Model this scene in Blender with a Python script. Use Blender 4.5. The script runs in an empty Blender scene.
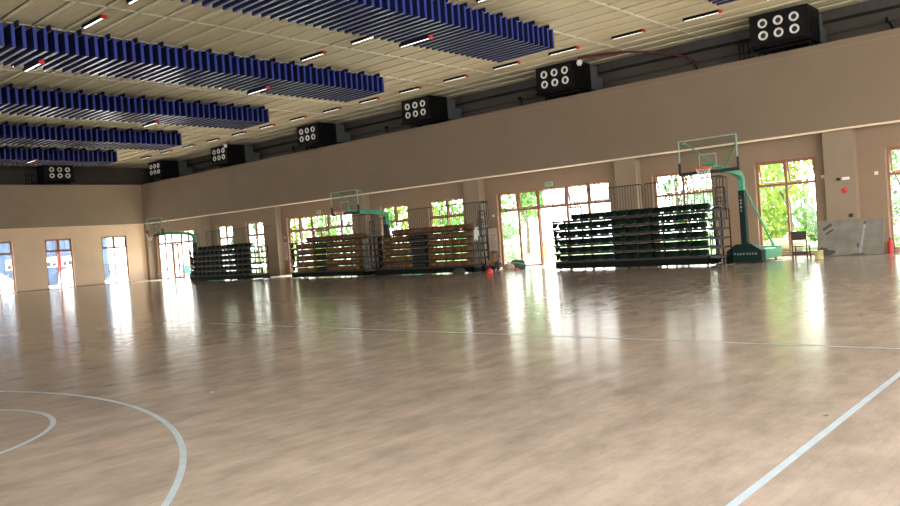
import bpy, bmesh, math, random
from mathutils import Vector, Matrix
R = math.radians
random.seed(7)
scene = bpy.context.scene
COL = scene.collection
H = 1.7                                    # eye height

# ------------------------------------------------------------------ materials
def mat(name, col, rough=0.6, metal=0.0, var=0.12, scale=6.0, bump=0.0, spec=0.5, emit=None, emit_s=0.0, stretch=(1, 1, 1), trans=0.0):
    m = bpy.data.materials.new(name); m.use_nodes = True
    nt = m.node_tree; b = nt.nodes['Principled BSDF']
    b.inputs['Roughness'].default_value = rough
    b.inputs['Metallic'].default_value = metal
    b.inputs['Specular IOR Level'].default_value = spec
    tc = nt.nodes.new('ShaderNodeTexCoord'); mp = nt.nodes.new('ShaderNodeMapping')
    mp.inputs['Scale'].default_value = stretch
    nz = nt.nodes.new('ShaderNodeTexNoise'); nz.inputs['Scale'].default_value = scale; nz.inputs['Detail'].default_value = 5
    nt.links.new(tc.outputs['Object'], mp.inputs['Vector']); nt.links.new(mp.outputs['Vector'], nz.inputs['Vector'])
    cr = nt.nodes.new('ShaderNodeValToRGB')
    cr.color_ramp.elements[0].position = .3; cr.color_ramp.elements[1].position = .7
    cr.color_ramp.elements[0].color = (*[max(0, c * (1 - var)) for c in col], 1)
    cr.color_ramp.elements[1].color = (*[min(1, c * (1 + var)) for c in col], 1)
    nt.links.new(nz.outputs['Fac'], cr.inputs['Fac']); nt.links.new(cr.outputs['Color'], b.inputs['Base Color'])
    if bump:
        bp = nt.nodes.new('ShaderNodeBump'); bp.inputs['Strength'].default_value = bump; bp.inputs['Distance'].default_value = .02
        nt.links.new(nz.outputs['Fac'], bp.inputs['Height']); nt.links.new(bp.outputs['Normal'], b.inputs['Normal'])
    if emit:
        b.inputs['Emission Color'].default_value = (*emit, 1); b.inputs['Emission Strength'].default_value = emit_s
    return m

def glass_mat(name, tint=(.97, .98, .98), refl=.025, rough=0.02):
    m = bpy.data.materials.new(name); m.use_nodes = True
    nt = m.node_tree; nt.nodes.clear()
    out = nt.nodes.new('ShaderNodeOutputMaterial'); mx = nt.nodes.new('ShaderNodeMixShader')
    tr = nt.nodes.new('ShaderNodeBsdfTransparent'); tr.inputs['Color'].default_value = (*tint, 1)
    gl = nt.nodes.new('ShaderNodeBsdfGlossy'); gl.inputs['Roughness'].default_value = rough
    ge = nt.nodes.new('ShaderNodeNewGeometry'); dt = nt.nodes.new('ShaderNodeVectorMath'); dt.operation = 'DOT_PRODUCT'
    nt.links.new(ge.outputs['Incoming'], dt.inputs[0]); nt.links.new(ge.outputs['Normal'], dt.inputs[1])
    def mth(op, a, b):                                      # Schlick reflectance, the same from either side of the pane
        n = nt.nodes.new('ShaderNodeMath'); n.operation = op
        for i, q in enumerate((a, b)):
            if q is None: continue
            if isinstance(q, (int, float)): n.inputs[i].default_value = q
            else: nt.links.new(q, n.inputs[i])
        return n.outputs[0]
    c = mth('ABSOLUTE', dt.outputs['Value'], None)
    p = mth('POWER', mth('SUBTRACT', 1.0, c), 5.0)
    nt.links.new(mth('ADD', mth('MULTIPLY', p, 1 - refl), refl), mx.inputs['Fac'])
    nt.links.new(tr.outputs[0], mx.inputs[1]); nt.links.new(gl.outputs[0], mx.inputs[2]); nt.links.new(mx.outputs[0], out.inputs['Surface'])
    return m

def floor_mat():
    m = bpy.data.materials.new('dusty maple sports floor'); m.use_nodes = True
    nt = m.node_tree; b = nt.nodes['Principled BSDF']; L = nt.links.new
    tc = nt.nodes.new('ShaderNodeTexCoord')
    mp = nt.nodes.new('ShaderNodeMapping'); mp.inputs['Rotation'].default_value = (0, 0, R(90))
    L(tc.outputs['Object'], mp.inputs['Vector'])
    br = nt.nodes.new('ShaderNodeTexBrick')
    br.inputs['Scale'].default_value = 1.0; br.inputs['Brick Width'].default_value = 1.5; br.inputs['Row Height'].default_value = .09
    br.inputs['Mortar Size'].default_value = .0035; br.inputs['Mortar Smooth'].default_value = .4
    br.inputs['Color1'].default_value = (.37, .326, .292, 1); br.inputs['Color2'].default_value = (.385, .342, .308, 1)
    br.inputs['Mortar'].default_value = (.345, .304, .272, 1)
    L(mp.outputs['Vector'], br.inputs['Vector'])
    # streaky dust along the boards
    mp2 = nt.nodes.new('ShaderNodeMapping'); mp2.inputs['Scale'].default_value = (1.0, .42, 1)
    L(tc.outputs['Object'], mp2.inputs['Vector'])
    n1 = nt.nodes.new('ShaderNodeTexNoise'); n1.inputs['Scale'].default_value = 3.2; n1.inputs['Detail'].default_value = 8; n1.inputs['Roughness'].default_value = .68
    L(mp2.outputs['Vector'], n1.inputs['Vector'])
    r1 = nt.nodes.new('ShaderNodeValToRGB'); r1.color_ramp.elements[0].position = .34; r1.color_ramp.elements[1].position = .68
    r1.color_ramp.elements[0].color = (.66, .65, .64, 1); r1.color_ramp.elements[1].color = (1.12, 1.10, 1.08, 1)
    L(n1.outputs['Fac'], r1.inputs['Fac'])
    mu = nt.nodes.new('ShaderNodeMixRGB'); mu.blend_type = 'MULTIPLY'; mu.inputs['Fac'].default_value = .85
    L(br.outputs['Color'], mu.inputs['Color1']); L(r1.outputs['Color'], mu.inputs['Color2'])
    n2 = nt.nodes.new('ShaderNodeTexNoise'); n2.inputs['Scale'].default_value = .22; n2.inputs['Detail'].default_value = 4
    L(tc.outputs['Object'], n2.inputs['Vector'])
    r2 = nt.nodes.new('ShaderNodeValToRGB'); r2.color_ramp.elements[0].position = .35; r2.color_ramp.elements[1].position = .7
    r2.color_ramp.elements[0].color = (.86, .84, .84, 1); r2.color_ramp.elements[1].color = (1.1, 1.07, 1.04, 1)
    L(n2.outputs['Fac'], r2.inputs['Fac'])
    mu2 = nt.nodes.new('ShaderNodeMixRGB'); mu2.blend_type = 'MULTIPLY'; mu2.inputs['Fac'].default_value = 1
    L(mu.outputs['Color'], mu2.inputs['Color1']); L(r2.outputs['Color'], mu2.inputs['Color2'])
    L(mu2.outputs['Color'], b.inputs['Base Color'])
    rr = nt.nodes.new('ShaderNodeMapRange'); rr.inputs['To Min'].default_value = .10; rr.inputs['To Max'].default_value = .25
    L(n1.outputs['Fac'], rr.inputs['Value']); L(rr.outputs['Result'], b.inputs['Roughness'])
    b.inputs['Specular IOR Level'].default_value = .24
    n3 = nt.nodes.new('ShaderNodeTexNoise'); n3.inputs['Scale'].default_value = 2.6; n3.inputs['Detail'].default_value = 2
    L(tc.outputs['Object'], n3.inputs['Vector'])
    bp = nt.nodes.new('ShaderNodeBump'); bp.inputs['Strength'].default_value = .10; bp.inputs['Distance'].default_value = .02
    L(n3.outputs['Fac'], bp.inputs['Height']); L(bp.outputs['Normal'], b.inputs['Normal'])
    return m

def ceil_mat():
    m = mat('cream metal ceiling sheet', (.72, .625, .41), .55, 0, .08, .5, 0, .4)
    return m

M = dict(
    floor=floor_mat(), ceil=ceil_mat(),
    runner=mat('cream ceiling runner with painted side light', (.97, .93, .74), .5, 0, .05, 2),  # lightened in colour to stand for light catching the runner's side
    rib=mat('cream ceiling rib', (.80, .72, .50), .5, 0, .06, 2),
    wall=mat('peach painted plaster', (.285, .20, .133), .8, 0, .05, .8),
    endwall=mat('peach plaster with painted light', (.84, .63, .45), .8, 0, .05, .8),  # peach lightened to carry the stronger light on the end wall
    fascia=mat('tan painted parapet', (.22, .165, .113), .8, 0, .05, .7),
    fascia_lit=mat('lit copy of tan parapet paint', (.31, .236, .166), .8, 0, .05, .7),  # same tan paint, lightened for the brighter light on the end parapet
    column=mat('tan painted column', (.285, .220, .155), .8, 0, .05, .8),
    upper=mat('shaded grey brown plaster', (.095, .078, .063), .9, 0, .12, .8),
    trim=mat('parapet edge with painted bounce light', (.85, .70, .52), .7, 0, .05, 3),  # paleness stands for floor bounce on the parapet underside
    fin=mat('navy baffle felt with painted shade', (.010, .015, .068), .6, 0, .15, 4, 0, .2),  # faces darkened to stand for the shade between fins
    finend=mat('blue baffle end with painted light', (.030, .050, .30), .5, 0, .12, 4, 0, .3),  # ends brightened in colour for light coming from the right
    finedge=mat('baffle edge with painted lilac sheen', (.24, .25, .40), .25, 0, .06, 4, 0, .8),  # lilac stands for window glare along the lower edges
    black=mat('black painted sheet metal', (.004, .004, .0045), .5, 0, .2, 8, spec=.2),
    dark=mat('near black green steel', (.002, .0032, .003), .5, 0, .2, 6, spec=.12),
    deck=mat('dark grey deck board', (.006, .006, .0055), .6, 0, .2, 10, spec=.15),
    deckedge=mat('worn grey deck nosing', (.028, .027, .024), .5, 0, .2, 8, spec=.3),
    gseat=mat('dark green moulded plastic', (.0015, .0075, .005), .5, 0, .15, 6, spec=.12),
    oseat=mat('amber brown moulded plastic', (.13, .050, .010), .45, 0, .2, 6, spec=.3),
    rail=mat('dark grey powder coated tube', (.02, .019, .019), .45, .2, .15, 8),
    palerail=mat('worn grey steel tube', (.07, .075, .08), .45, .3, .15, 8),
    wood=mat('red brown window timber', (.31, .145, .085), .5, 0, .15, 5),
    glass=glass_mat('window glass'),
    board=glass_mat('backboard glass', (.90, .95, .93), .03),
    hgreen=mat('green enamel steel', (.07, .34, .20), .4, .1, .1, 5),
    hpad=mat('dark green vinyl pad', (.002, .018, .014), .5, 0, .15, 5, spec=.2),
    hblack=mat('black rubber edge pad', (.012, .016, .016), .6, 0, .1, 5),
    hframe=mat('pale aluminium frame', (.36, .42, .40), .45, .2, .08, 6),
    orange=mat('orange enamel', (.80, .10, .025), .4, 0, .1, 6),
    net=mat('white nylon cord', (.8, .78, .74), .8, 0, .1, 20),
    white=mat('white plastic', (.78, .78, .76), .5, 0, .05, 8),
    core=mat('dark nozzle throat', (.02, .02, .02), .7, 0, .1, 8),
    grey=mat('grey canvas duct', (.10, .115, .115), .8, 0, .15, 8, .2),
    duct=mat('dull galvanised duct', (.075, .068, .06), .6, .2, .15, 4),
    redcap=mat('red plastic cap', (.62, .03, .03), .5, 0, .1, 8),
    tube=mat('lit frosted tube', (.9, .9, .9), .5, 0, .02, 8, emit=(1, .97, .93), emit_s=3.0),
    line=mat('pale blue white court paint', (.38, .47, .55), .35, 0, .1, 6),
    exitg=mat('green exit sign face', (.01, .30, .09), .5, 0, .05, 8, emit=(.02, .6, .2), emit_s=.12),
    skin=mat('skin with painted backlight shade', (.25, .125, .075), .6, 0, .1, 12),  # darkened in colour because the figure is backlit
    cloth=mat('black cotton', (.02, .02, .024), .9, 0, .2, 20, .2),
    hair=mat('black hair', (.012, .010, .010), .7, 0, .2, 40),
    red=mat('red plastic bag film', (.75, .03, .02), .35, 0, .15, 9, .4),
    sack=mat('beige woven sack', (.50, .40, .30), .8, 0, .15, 14, .4),
    tarp=mat('dull green tarpaulin', (.07, .15, .11), .6, 0, .25, 9, .4),
    olive=mat('dark olive canvas', (.05, .05, .035), .9, 0, .2, 12, .4),
    slab=mat('stained grey stone board', (.20, .19, .165), .55, 0, .22, 2.5, .1),
    stain=mat('dark grey stain', (.06, .058, .055), .7, 0, .2, 8),
    palestain=mat('pale blue grey streak', (.30, .33, .36), .6, 0, .2, 8),
    chair=mat('dark brown varnished wood', (.035, .014, .009), .45, 0, .2, 8, stretch=(1, 6, 1)),
    can=mat('yellow cream paint tin', (.55, .47, .22), .5, .1, .2, 9),
    paper=mat('pale notice board sheet', (.55, .47, .40), .8, 0, .06, 5),
    ink=mat('faded red brown ink', (.30, .15, .11), .8, 0, .1, 8),
    faded=mat('faded grey lettering', (.34, .40, .39), .7, 0, .25, 9),
    leaf1=mat('sunlit yellow green leaves', (.36, .48, .09), .6, 0, .45, 1.4),
    leaf2=mat('fresh green leaves', (.24, .42, .12), .6, 0, .45, 1.4),
    leaf3=mat('blue green leaves', (.22, .37, .19), .6, 0, .4, 1.4),
    bark=mat('pale grey bark', (.22, .17, .12), .9, 0, .25, 8, .4),
    grass=mat('lawn and pale paving', (.12, .21, .06), .95, 0, .35, .5),
    paving=mat('bright concrete paving', (.80, .78, .74), .9, 0, .08, 1.5),
    blue=mat('blue grey cladding', (.075, .125, .22), .6, 0, .15, 2),
    shutter=mat('white shutters', (.85, .85, .85), .6, 0, .04, 4),
    dirt=mat('pale brown soil', (.35, .28, .20), .95, 0, .3, 3, .6),
    teal=mat('teal plastic', (.05, .42, .36), .5, 0, .1, 5),
    cable=mat('dark red cable sheath', (.10, .02, .018), .6, 0, .2, 12),
)

# ------------------------------------------------------------------ mesh helpers
class MB:
    def __init__(s): s.v = []; s.f = []; s.m = []
    def add(s, vs, fs, mi=0):
        o = len(s.v); s.v += [tuple(v) for v in vs]
        for f in fs: s.f.append(tuple(i + o for i in f)); s.m.append(mi)
        return s
    def box(s, x0, x1, y0, y1, z0, z1, mi=0):
        return s.add([(x0, y0, z0), (x1, y0, z0), (x1, y1, z0), (x0, y1, z0), (x0, y0, z1), (x1, y0, z1), (x1, y1, z1), (x0, y1, z1)],
                     [(3, 2, 1, 0), (4, 5, 6, 7), (0, 1, 5, 4), (1, 2, 6, 5), (2, 3, 7, 6), (3, 0, 4, 7)], mi)
    def bbox(s, x0, x1, y0, y1, z0, z1, b, mi=0):          # box with chamfered edges
        bm = bmesh.new(); bmesh.ops.create_cube(bm, size=1)
        for v in bm.verts: v.co = Vector((x0 + (v.co.x + .5) * (x1 - x0), y0 + (v.co.y + .5) * (y1 - y0), z0 + (v.co.z + .5) * (z1 - z0)))
        bmesh.ops.bevel(bm, geom=bm.edges[:], offset=b, segments=2, affect='EDGES', profile=.5)
        bm.verts.index_update()
        s.add([v.co[:] for v in bm.verts], [[v.index for v in f.verts] for f in bm.faces], mi); bm.free(); return s
    def prism(s, poly, axis, a, b, mi=0):                   # poly in the two other axes (in xyz order)
        n = len(poly)
        def P(p, t):
            return (t, p[0], p[1]) if axis == 'x' else (p[0], t, p[1]) if axis == 'y' else (p[0], p[1], t)
        vs = [P(p, a) for p in poly] + [P(p, b) for p in poly]
        fs = [tuple(range(n)), tuple(range(2 * n - 1, n - 1, -1))] + [(i, n + i, n + (i + 1) % n, (i + 1) % n) for i in range(n)]
        return s.add(vs, fs, mi)
    def tube(s, pts, r, n=8, mi=0, cap=True, closed=False):
        pts = [Vector(p) for p in pts]; k = len(pts)
        rs = r if isinstance(r, (list, tuple)) else [r] * k
        vs = []; prev = None
        for i, p in enumerate(pts):
            if closed: d = pts[(i + 1) % k] - pts[i - 1]
            else: d = pts[min(i + 1, k - 1)] - pts[max(i - 1, 0)]
            d.normalize()
            if prev is None:
                u = d.cross(Vector((0, 0, 1)))
                if u.length < 1e-3: u = d.cross(Vector((1, 0, 0)))
            else: u = prev - d * prev.dot(d)
            u.normalize(); w = d.cross(u); prev = u
            for j in range(n):
                a = 2 * math.pi * j / n; vs.append(p + (u * math.cos(a) + w * math.sin(a)) * rs[i])
        fs = []
        for i in range(k if closed else k - 1):
            i2 = (i + 1) % k
            for j in range(n): fs.append((i * n + j, i * n + (j + 1) % n, i2 * n + (j + 1) % n, i2 * n + j))
        if cap and not closed: fs += [tuple(range(n - 1, -1, -1)), tuple((k - 1) * n + j for j in range(n))]
        return s.add(vs, fs, mi)
    def bar(s, p, q, w, h, up=(0, 0, 1), mi=0):             # rectangular bar
        p, q = Vector(p), Vector(q); d = (q - p).normalized(); u = d.cross(Vector(up))
        if u.length < 1e-3: u = d.cross(Vector((0, 1, 0)))
        u.normalize(); t = u.cross(d)
        vs = [c + u * a * w / 2 + t * b * h / 2 for c in (p, q) for a, b in ((-1, -1), (1, -1), (1, 1), (-1, 1))]
        return s.add(vs, [(0, 1, 2, 3), (7, 6, 5, 4), (0, 4, 5, 1), (1, 5, 6, 2), (2, 6, 7, 3), (3, 7, 4, 0)], mi)
    def lathe(s, prof, n=20, origin=(0, 0, 0), axis='z', mi=0):
        vs = []; o = Vector(origin)
        for r, t in prof:
            for j in range(n):
                a = 2 * math.pi * j / n; c, d = r * math.cos(a), r * math.sin(a)
                vs.append(o + Vector((c, d, t) if axis == 'z' else (c, t, d) if axis == 'y' else (t, c, d)))
        k = len(prof)
        fs = [(i * n + j, i * n + (j + 1) % n, (i + 1) * n + (j + 1) % n, (i + 1) * n + j) for i in range(k - 1) for j in range(n)]
        if prof[0][0] > 1e-6: fs.append(tuple(range(n - 1, -1, -1)))
        if prof[-1][0] > 1e-6: fs.append(tuple((k - 1) * n + j for j in range(n)))
        return s.add(vs, fs, mi)
    def mesh(s, name, mats, smooth=False, angle=40):
        me = bpy.data.meshes.new(name); me.from_pydata(s.v, [], s.f)
        for m in (mats if isinstance(mats, (list, tuple)) else [mats]): me.materials.append(m)
        for p, i in zip(me.polygons, s.m): p.material_index = i
        bm = bmesh.new(); bm.from_mesh(me); bmesh.ops.recalc_face_normals(bm, faces=bm.faces[:])
        if smooth:
            for f in bm.faces: f.smooth = True
            for e in bm.edges:
                if len(e.link_faces) == 2 and e.calc_face_angle(0) > R(angle): e.smooth = False
        bm.to_mesh(me); bm.free(); return me
    def build(s, name, mats, parent=None, smooth=False, loc=(0, 0, 0), rz=0):
        return obj(name, s.mesh(name, mats, smooth), parent, loc, rz)

def obj(name, me, parent=None, loc=(0, 0, 0), rz=0):
    o = bpy.data.objects.new(name, me); COL.objects.link(o); o.parent = parent
    o.location = loc; o.rotation_euler = (0, 0, rz); return o
def tag(o, label=None, cat=None, group=None, kind=None):
    for k, v in (('label', label), ('category', cat), ('group', group), ('kind', kind)):
        if v: o[k] = v
    return o
def thing(name, label, cat, loc=(0, 0, 0), rz=0, group=None):
    o = bpy.data.objects.new(name, None); COL.objects.link(o); o.empty_display_size = .1
    o.location = loc; o.rotation_euler = (0, 0, rz); return tag(o, label, cat, group)
KIDS = {}
def copy_tree(o, parent=None):
    c = o.copy(); COL.objects.link(c); c.parent = parent
    for ch in list(o.children): copy_tree(ch, c)
    return c
def dup(o, label, loc, rz=0):
    c = copy_tree(o); c.location = loc; c.rotation_euler = (0, 0, rz); c['label'] = label; return c
def struct(name, mb, m, parent=None, smooth=False):
    o = mb.build(name, m, parent, smooth)
    if parent is None: o['kind'] = 'structure'
    return o
ORD = ['nearest', 'second', 'third', 'fourth', 'fifth', 'sixth', 'seventh', 'eighth', 'ninth', 'tenth', 'eleventh', 'twelfth', 'thirteenth', 'fourteenth', 'fifteenth', 'sixteenth', 'seventeenth', 'eighteenth', 'nineteenth', 'twentieth', 'twenty-first', 'twenty-second']

# ------------------------------------------------------------------ main dimensions (metres)
YW, YO = 30.3, 30.56          # inner and outer face of the long wall with the bleachers
YF = 29.5                     # parapet face above it
XE, XEO = -58.75, -59.0       # end wall
XF = -58.2                    # parapet face of the end
ZF0, ZF1 = 4.46, 7.49         # parapet bottom and top
ZC = 9.15                     # ceiling
YU, XU = 32.2, -61.0          # upper walls behind the parapets
YN, XR = -9.0, 9.0            # walls behind the camera and beyond its right
WT = 3.66                     # opening top
ZT = 2.73                     # transom

# ------------------------------------------------------------------ room shell
fl = MB().box(XEO, XR + .3, YN - .3, YO, -.12, 0)
struct('floor', fl, M['floor'])

def wall_run(mb, holes, lo, hi, f):
    """f(a, b, z0, z1) adds one box; holes = [(a, b, z0, z1)] sorted"""
    x = lo
    for a, b, z0, z1 in holes:
        f(x, a, 0, ZF0 + .1)
        f(a, b, z1, ZF0 + .1)
        if z0 > 0.001: f(a, b, 0, z0)
        x = b
    f(x, hi, 0, ZF0 + .1)
BACK = [('door', -58.0, -52.4), ('win', -49.2, -47.2), ('win', -45.6, -43.55), ('door', -40.95, -34.6), ('win', -32.15, -30.0), ('win', -28.45, -25.95),
        ('door', -23.75, -17.4), ('win', -15.35, -12.75), ('win', -11.05, -8.85), ('win', -6.55, -4.35), ('door', -2.2, 4.1)]
SILL = .10
mb = MB()
wall_run(mb, [(a, b, 0 if k == 'door' else SILL, WT) for k, a, b in BACK], XEO, XR, lambda a, b, z0, z1: mb.box(a, b, YW, YO, z0, z1))
struct('wall_back', mb, M['wall'])
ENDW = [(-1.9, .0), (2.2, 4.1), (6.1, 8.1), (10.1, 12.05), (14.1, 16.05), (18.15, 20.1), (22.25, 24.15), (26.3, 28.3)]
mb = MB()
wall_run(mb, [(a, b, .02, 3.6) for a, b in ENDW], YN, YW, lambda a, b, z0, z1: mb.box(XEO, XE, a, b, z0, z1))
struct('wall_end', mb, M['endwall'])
# parapets with a ledge behind them, then the recessed upper walls
mb = MB()
mb.box(XF, XR, YF, YF + .22, ZF0, ZF1)
mb.box(XF, XR, YF + .22, YU, 6.3, 6.42)
mb.box(XF, XR, YF + .22, YO + .02, ZF0 + .02, ZF0 + .16)
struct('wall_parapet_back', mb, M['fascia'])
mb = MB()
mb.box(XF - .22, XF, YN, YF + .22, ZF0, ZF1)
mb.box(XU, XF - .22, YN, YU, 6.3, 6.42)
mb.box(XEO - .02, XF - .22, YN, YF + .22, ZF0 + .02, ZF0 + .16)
struct('wall_parapet_end', mb, M['fascia_lit'])
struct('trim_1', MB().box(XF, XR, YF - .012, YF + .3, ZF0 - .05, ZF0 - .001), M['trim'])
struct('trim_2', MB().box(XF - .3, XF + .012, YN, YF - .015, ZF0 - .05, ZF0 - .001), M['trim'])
struct('trim_3', MB().box(XF + .02, XR, YF - .008, YF - .0005, ZF1 - .235, ZF1 - .222), M['fascia_lit'])
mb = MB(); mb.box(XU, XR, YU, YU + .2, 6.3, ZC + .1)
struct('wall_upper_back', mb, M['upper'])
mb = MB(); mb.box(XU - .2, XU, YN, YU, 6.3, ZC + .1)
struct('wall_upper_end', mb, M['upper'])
# walls behind and beside the camera, with tall openings towards daylight
mb = MB(); x = XU
for k in range(8):
    a = -56 + k * 8.6; mb.box(x, a, YN - .3, YN, 0, ZC); mb.box(a, a + 5.6, YN - .3, YN, 3.7, ZC); x = a + 5.6
mb.box(x, XR, YN - .3, YN, 0, ZC)
struct('wall_near', mb, M['wall'])
struct('wall_right', MB().box(XR, XR + .3, YN, YU, 0, ZC), M['wall'])
# columns
for i, xc in enumerate([-50.45, -41.95, -33.45, -24.95, -16.35, -7.92, .6]):
    w = .5
    struct('column' if i == 0 else f'column.{i:03d}', MB().box(xc - w, xc + w, YW - .45, YW, 0, ZF0), M['column'])
struct('column.010', MB().box(-58.75, -58.35, YW - .55, YW, 0, ZF0), M['column'])
# skirting on the end wall
mb = MB(); y = YN
for a, b in ENDW: mb.box(XE, XE + .012, y, a, 0, .06); y = b
struct('baseboard_end', mb, M['fascia'])

# ------------------------------------------------------------------ ceiling : ribbed sheets, runners
P0, PITCH = 8.82, .93
mb = MB()
y = P0 - 19 * PITCH
while y < YU:
    a, b = y + .06, min(y + PITCH - .05, YU)
    mb.box(XU, XR + .3, a, b, ZC, ZC + .05)                       # sheet
    for t in (.30, .61): mb.box(XU, XR + .3, a + t * (b - a), a + t * (b - a) + .014, ZC - .012, ZC, 0)
    mb.box(XU, XR + .3, y - .06, y + .06, ZC + .07, ZC + .09, 2)    # dark slot back
    mb.box(XU, XR + .3, y + .06, y + .135, ZC - .03, ZC, 1)      # rib
    y += PITCH
mb.box(XU - .2, XR + .3, YN - .3, YU + .2, ZC + .1, ZC + .14)
struct('ceiling', mb, [M['ceil'], M['rib'], M['black']])
k = 4
for xr in (-4.2, -13.25, -22.3, -31.35, -40.4, -49.45, -16.25, -25.3, -34.3, -43.3, -7.3):
    mb = MB(); y = P0 - 10 * PITCH
    while y < YU - 1:
        mb.box(xr - .055, xr + .055, y + .16, y + PITCH - .02, ZC - .03, ZC - .013)
        mb.box(xr - .05, xr + .05, y - .01, y + .05, ZC - .06, ZC - .03)
        y += PITCH
    struct(f'trim_{k}', mb, M['runner']); k += 1

# ------------------------------------------------------------------ blue baffle rows
FW, FH0, FH1 = 2.62, 8.30, 8.99
fp = PITCH / 3
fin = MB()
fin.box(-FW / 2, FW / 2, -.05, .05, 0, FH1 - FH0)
fin.m = [0, 0, 0, 2, 0, 2]; fin.m[0] = 1                 # painted sheen on the lower edge, painted light on the ends
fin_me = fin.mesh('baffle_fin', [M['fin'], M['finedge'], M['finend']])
clip_me = MB().box(-FW / 2 + .05, FW / 2 - .05, -.02, .02, 0, ZC - FH1 - .005).mesh('hanger', M['fin'])
def baffle_row(xc, label):
    t = thing('ceiling_baffle_row', label, 'baffle', (xc, 0, FH0), 0, 'rows of blue ceiling baffles')
    n = 66
    for i in range(n):
        yy = 24.22 - i * fp
        obj('baffle_fin', fin_me, t, (0, yy, 0))
    for i in range(0, n, 3): obj('hanger', clip_me, t, (0, 24.22 - (i + .4) * fp, FH1 - FH0 + .001))
    return t
ROWX = [-8.35, -17.12, -26.2, -34.9, -43.75, -52.1]
RL = ['blue baffle row cut by the top edge above the nearest ducts, only its tip showing', 'longest blue baffle row, ending highest near the top of the picture', 'blue baffle row, second whole one from the top, ending above the third duct box',
      'blue baffle row, third whole one from the top', 'blue baffle row, fourth whole one from the top', 'blue baffle row lowest and farthest, closest to the end wall']
for xx, lb in zip(ROWX, RL): baffle_row(xx, lb)

# ------------------------------------------------------------------ tube lights
def make_tube_light(loc, label):
    t = thing('tube_light', label, 'light', loc, 0, 'red-ended tube lights under the ceiling')
    return t
tl_house = MB().box(-1.4, 0, -.085, .085, -.05, 0).mesh('housing', M['black'])
tl_tube = MB().tube([(-1.36, 0, -.075), (-.05, 0, -.075)], .024, 10).mesh('tube', M['tube'], True)
tl_tray = MB().prism([(-.03, -.052), (-.085, -.11), (-.095, -.11), (-.045, -.05)], 'x', -1.4, 0).mesh('reflector', M['black'])
tl_cap = MB().box(-.04, .03, -.085, .085, -.11, -.001).mesh('end_cap', M['redcap'])
for ri, (yy, rn) in enumerate(((27.95, 'duct box side'), (19.5, 'middle row'), (11.0, 'row closest to camera'))):
    n_in = 0
    for k in range(-1, 15):
        xx = -11.05 - 3.02 * k
        if yy < 12 and xx > -17.5: continue
        if yy > 12 and yy < 20 and xx > -13.5: continue
        low = yy < 24 and any(abs(xx - .7 - rx) < FW / 2 + .75 for rx in ROWX)
        under = yy < 24 and any(abs(xx - .7 - rx) < FW / 2 - .2 for rx in ROWX)
        y2 = yy
        zz = FH0 + .004 if under else ZC - .0005
        if under: y2 = 24.22 - round((24.22 - (yy - .6)) / fp) * fp
        elif low: continue
        t = make_tube_light((xx, y2, zz), f"red-ended tube light {'under a blue baffle' if under else 'on the ceiling'}, {rn}, {ORD[n_in]} from the near end")
        n_in += 1
        obj('housing', tl_house, t); obj('tube', tl_tube, t); obj('reflector', tl_tray, t); obj('end_cap', tl_cap, t)

# ------------------------------------------------------------------ openings
def sash(parent, x0, x1, z0, z1, y, tilt=0, fw=.05):
    """a hinged frame with its pane; tilt opens it outwards about the top edge"""
    h = z1 - z0; mb = MB()
    mb.box(x0, x1, -.02, .02, -fw, 0); mb.box(x0, x1, -.02, .02, -h, -h + fw)
    mb.box(x0, x0 + fw, -.02, .02, -h + fw, -fw); mb.box(x1 - fw, x1, -.02, .02, -h + fw, -fw)
    s = mb.build('sash', M['wood'], parent, False, (0, y, z1)); s.rotation_euler = (tilt, 0, 0)
    MB().box(x0 + fw, x1 - fw, -.004, .004, -h + fw, -fw).build('pane', M['glass'], s)
    return s
def window_unit(name, x0, x1, z0=SILL, y=YO - .08, tilt=0, splits=None, zt=ZT, ztop=WT):
    w = x1 - x0; mb = MB(); f = .07
    cuts = splits or [w / 2]
    mb.box(0, f, -.04, .04, z0, ztop); mb.box(w - f, w, -.04, .04, z0, ztop); mb.box(f, w - f, -.04, .04, ztop - f, ztop)
    mb.box(f, w - f, -.04, .04, zt - .05, zt + .05); mb.box(f, w - f, -.04, .04, z0, z0 + f)
    edges = [0] + list(cuts) + [w]
    for c in cuts: mb.box(c - .04, c + .04, -.038, .038, z0 + f, ztop - f)
    o = mb.build(name, M['wood'], None, False, (x0, y, 0)); o['kind'] = 'structure'
    for a, b in zip(edges[:-1], edges[1:]):
        aa, bb = a + .045 if a else f, b - .045 if b < w else w - f
        sash(o, aa + .005, bb - .005, zt + .055, ztop - f - .005, 0.0, tilt)
        MB().box(aa, bb, -.004, .004, z0 + f, zt - .05).build('pane', M['glass'], o)
    return o
wi = 1
for i, (k, a, b) in enumerate(BACK):
    if k == 'win':
        window_unit(f'window_{wi}', a + .02, b - .02, tilt=R(14) if a > -16 else R(5) if a > -30 else 0); wi += 1
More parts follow.
